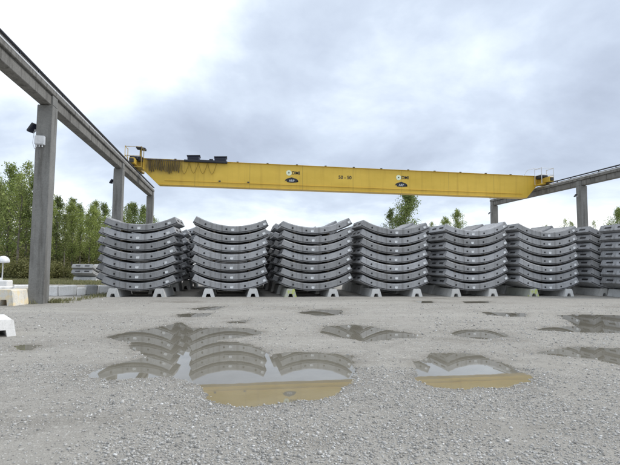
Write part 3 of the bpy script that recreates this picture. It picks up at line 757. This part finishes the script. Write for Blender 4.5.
look = {0: 'dense yellow green poplar', 1: 'slim yellow green poplar', 2: 'fuller dark green birch', 3: 'thin leaved pale birch', 4: 'broad green tree', 5: 'nearly bare tree'}
front = [(-14, 50, 172, 2), (-3, 46, 180, 3), (7, 49, 163, 2), (17, 45, 172, 3), (25, 50, 160, 3), (33, 46, 178, 2), (46, 48, 190, 0), (56, 52, 196, 2), (64, 47, 213, 1), (72, 50, 202, 0), (80, 54, 212, 1), (88, 49, 205, 0), (96, 53, 212, 0), (105, 50, 217, 3), (113, 55, 223, 1), (124, 50, 216, 3), (133, 52, 203, 2), (143, 50, 206, 2), (152, 55, 214, 0), (162, 57, 226, 1)]
spot = ['beyond the left picture edge', 'at the left picture edge', 'above the dome lamp', 'right of the dome lamp', 'tallest in the left line', 'close to the left side of the nearest column',
        'hidden behind the nearest column', 'just right of the nearest column', 'in the dip right of the nearest column', 'with the first peak right of the nearest column', 'between the two pointed poplars',
        'with the second peak right of the nearest column', 'above the low far pile', 'left of the middle left column', 'beside the middle left column', 'between the two far left columns, low one',
        'between the two far left columns, first tall one', 'between the two far left columns, close to the last', 'behind the last left column', 'right of the last left column, low']
for (px, dp, ty, k), sp in zip(front, spot):
    tree(k, px, dp, ty, look[k]+' '+sp, G1)
for i in range(18):
    px = -20+i*8.8+random.uniform(-2, 2); tree(random.choice((0, 1, 1, 3, 2)), px, random.uniform(57, 74), random.uniform(196, 216) if px > 40 else random.uniform(182, 200),
         'one of the thin trees packed behind the front trunks of the left tree line', 'trees packed in the back of the left line')
tree(4, 406, 78, 189, 'broad green tree rising behind the fourth stack, below the crane', 'trees beyond the stacks', .92)
tree(2, 392, 82, 209, 'small green tree touching the left side of the broad tree behind the fourth stack', 'trees beyond the stacks')
tree(3, 433, 80, 222, 'little tree top just right of the broad tree', 'trees beyond the stacks')
tree(0, 448, 84, 217, 'leftmost small pointed tree behind the fifth stack', 'trees beyond the stacks')
tree(0, 460, 82, 209, 'taller pointed tree behind the fifth stack', 'trees beyond the stacks')
tree(5, 548, 84, 224, 'nearly bare tree behind the left part of the sixth stack', 'trees beyond the stacks')
tree(5, 566, 80, 218, 'nearly bare tree left of the nearer right column', 'trees beyond the stacks')
tree(5, 595, 82, 220, 'nearly bare tree right of the nearer right column', 'trees beyond the stacks')
tree(2, 619, 80, 208, 'green tree cut off by the right edge', 'trees beyond the stacks')
tree(3, 574, 84, 222, 'pale thin tree behind the nearer right column', 'trees beyond the stacks')
# undergrowth
def make_shrub(seed):
    rnd = random.Random(seed); root = empty('shrub'); bm = bmesh.new(); C = []
    for q in range(14):
        a_ = rnd.uniform(0, 6.28); l = rnd.uniform(.5, 1.5); e = Vector((math.cos(a_)*l*.8, math.sin(a_)*l*.8, rnd.uniform(.5, 1.7)))
        tube(bm, [(0, 0, -.05), e*.5+Vector((0, 0, .15)), e], [.03, .02, .008], 4)
        for w_ in (.45, .75, 1): C.append(np.array(e*w_)+rng.normal(size=(int(rnd.uniform(60, 130)), 3))*.28)
    C = np.concatenate(C); C[:, 2] = np.abs(C[:, 2])+.03
    obj('stems', bm, M['bark'], root); link('foliage', leaf_mesh('foliage', C, .075), M['leaf_bush'], root); return root
SH = [make_shrub(21), make_shrub(22)]
for i in range(50):
    o = SH[i] if i < 2 else copy_tree(SH[i % 2]); near = i < 24
    p = at_depth(-20+(i if near else i-24)*7.4+random.uniform(-3, 3), random.uniform(43, 52) if near else random.uniform(56, 76))
    o.location = p; s = random.uniform(.5, 1.1) if near else random.uniform(1.5, 2.3); o.scale = (s*1.2, s*1.2, s*random.uniform(.8, 1.2)); o.rotation_euler = (0, 0, random.uniform(0, 6.28))
    tag(o, 'low olive green bush in the undergrowth below the left tree line', 'bush', 'bushes below the left tree line')
# grass verge beyond the low wall, and tufts at block and column feet
def blades(name, P, hgt, wid):
    n = len(P); a_ = rng.uniform(0, 6.28, n); h = hgt*rng.uniform(.5, 1.4, n); le = rng.normal(size=(n, 2))*h[:, None]*.35
    dx = np.column_stack([np.cos(a_), np.sin(a_)])*wid; z0 = np.zeros(n)-.01
    Vv = np.stack([np.column_stack([P-dx, z0]), np.column_stack([P+dx, z0]), np.column_stack([P+le*.5+dx*.6, h*.6]), np.column_stack([P+le, h])], 1)
    return link(name, raw_mesh(name, Vv.reshape(-1, 3), np.arange(n*4).reshape(n, 4)), M['grass'])
u_ = rng.uniform(0, 1, (52000, 2)); pxs = -30+u_[:, 0]*190; dps = 35+u_[:, 1]**1.3*44
GP = np.array([[*at_depth(a, b)[:2]] for a, b in zip(pxs, dps)])
tag(blades('grass', GP, .17, .025), 'rough green grass verge between the low wall and the trees', 'grass', kind='stuff')
cl = []
def tuft(px, py, n, r): 
    c = on_ground(px, py)[:2]; cl.append(c+rng.normal(size=(n, 2))*np.array([r, r*.6]))
for px, py, n, r in [(25, 303, 110, .25), (33, 304, 40, .15), (53, 303, 130, .16), (57, 301.5, 120, .2), (62, 303, 60, .2), (71, 301, 60, .25), (82, 299.5, 60, .3), (91, 298, 80, .3), (99, 297, 130, .26), (105, 296, 150, .28), (110, 295, 120, .3)]: tuft(px, py, n, r)
tag(blades('weeds', np.concatenate(cl), .15, .013), 'green weeds at the foot of the nearest column and the low wall', 'weeds', kind='stuff')
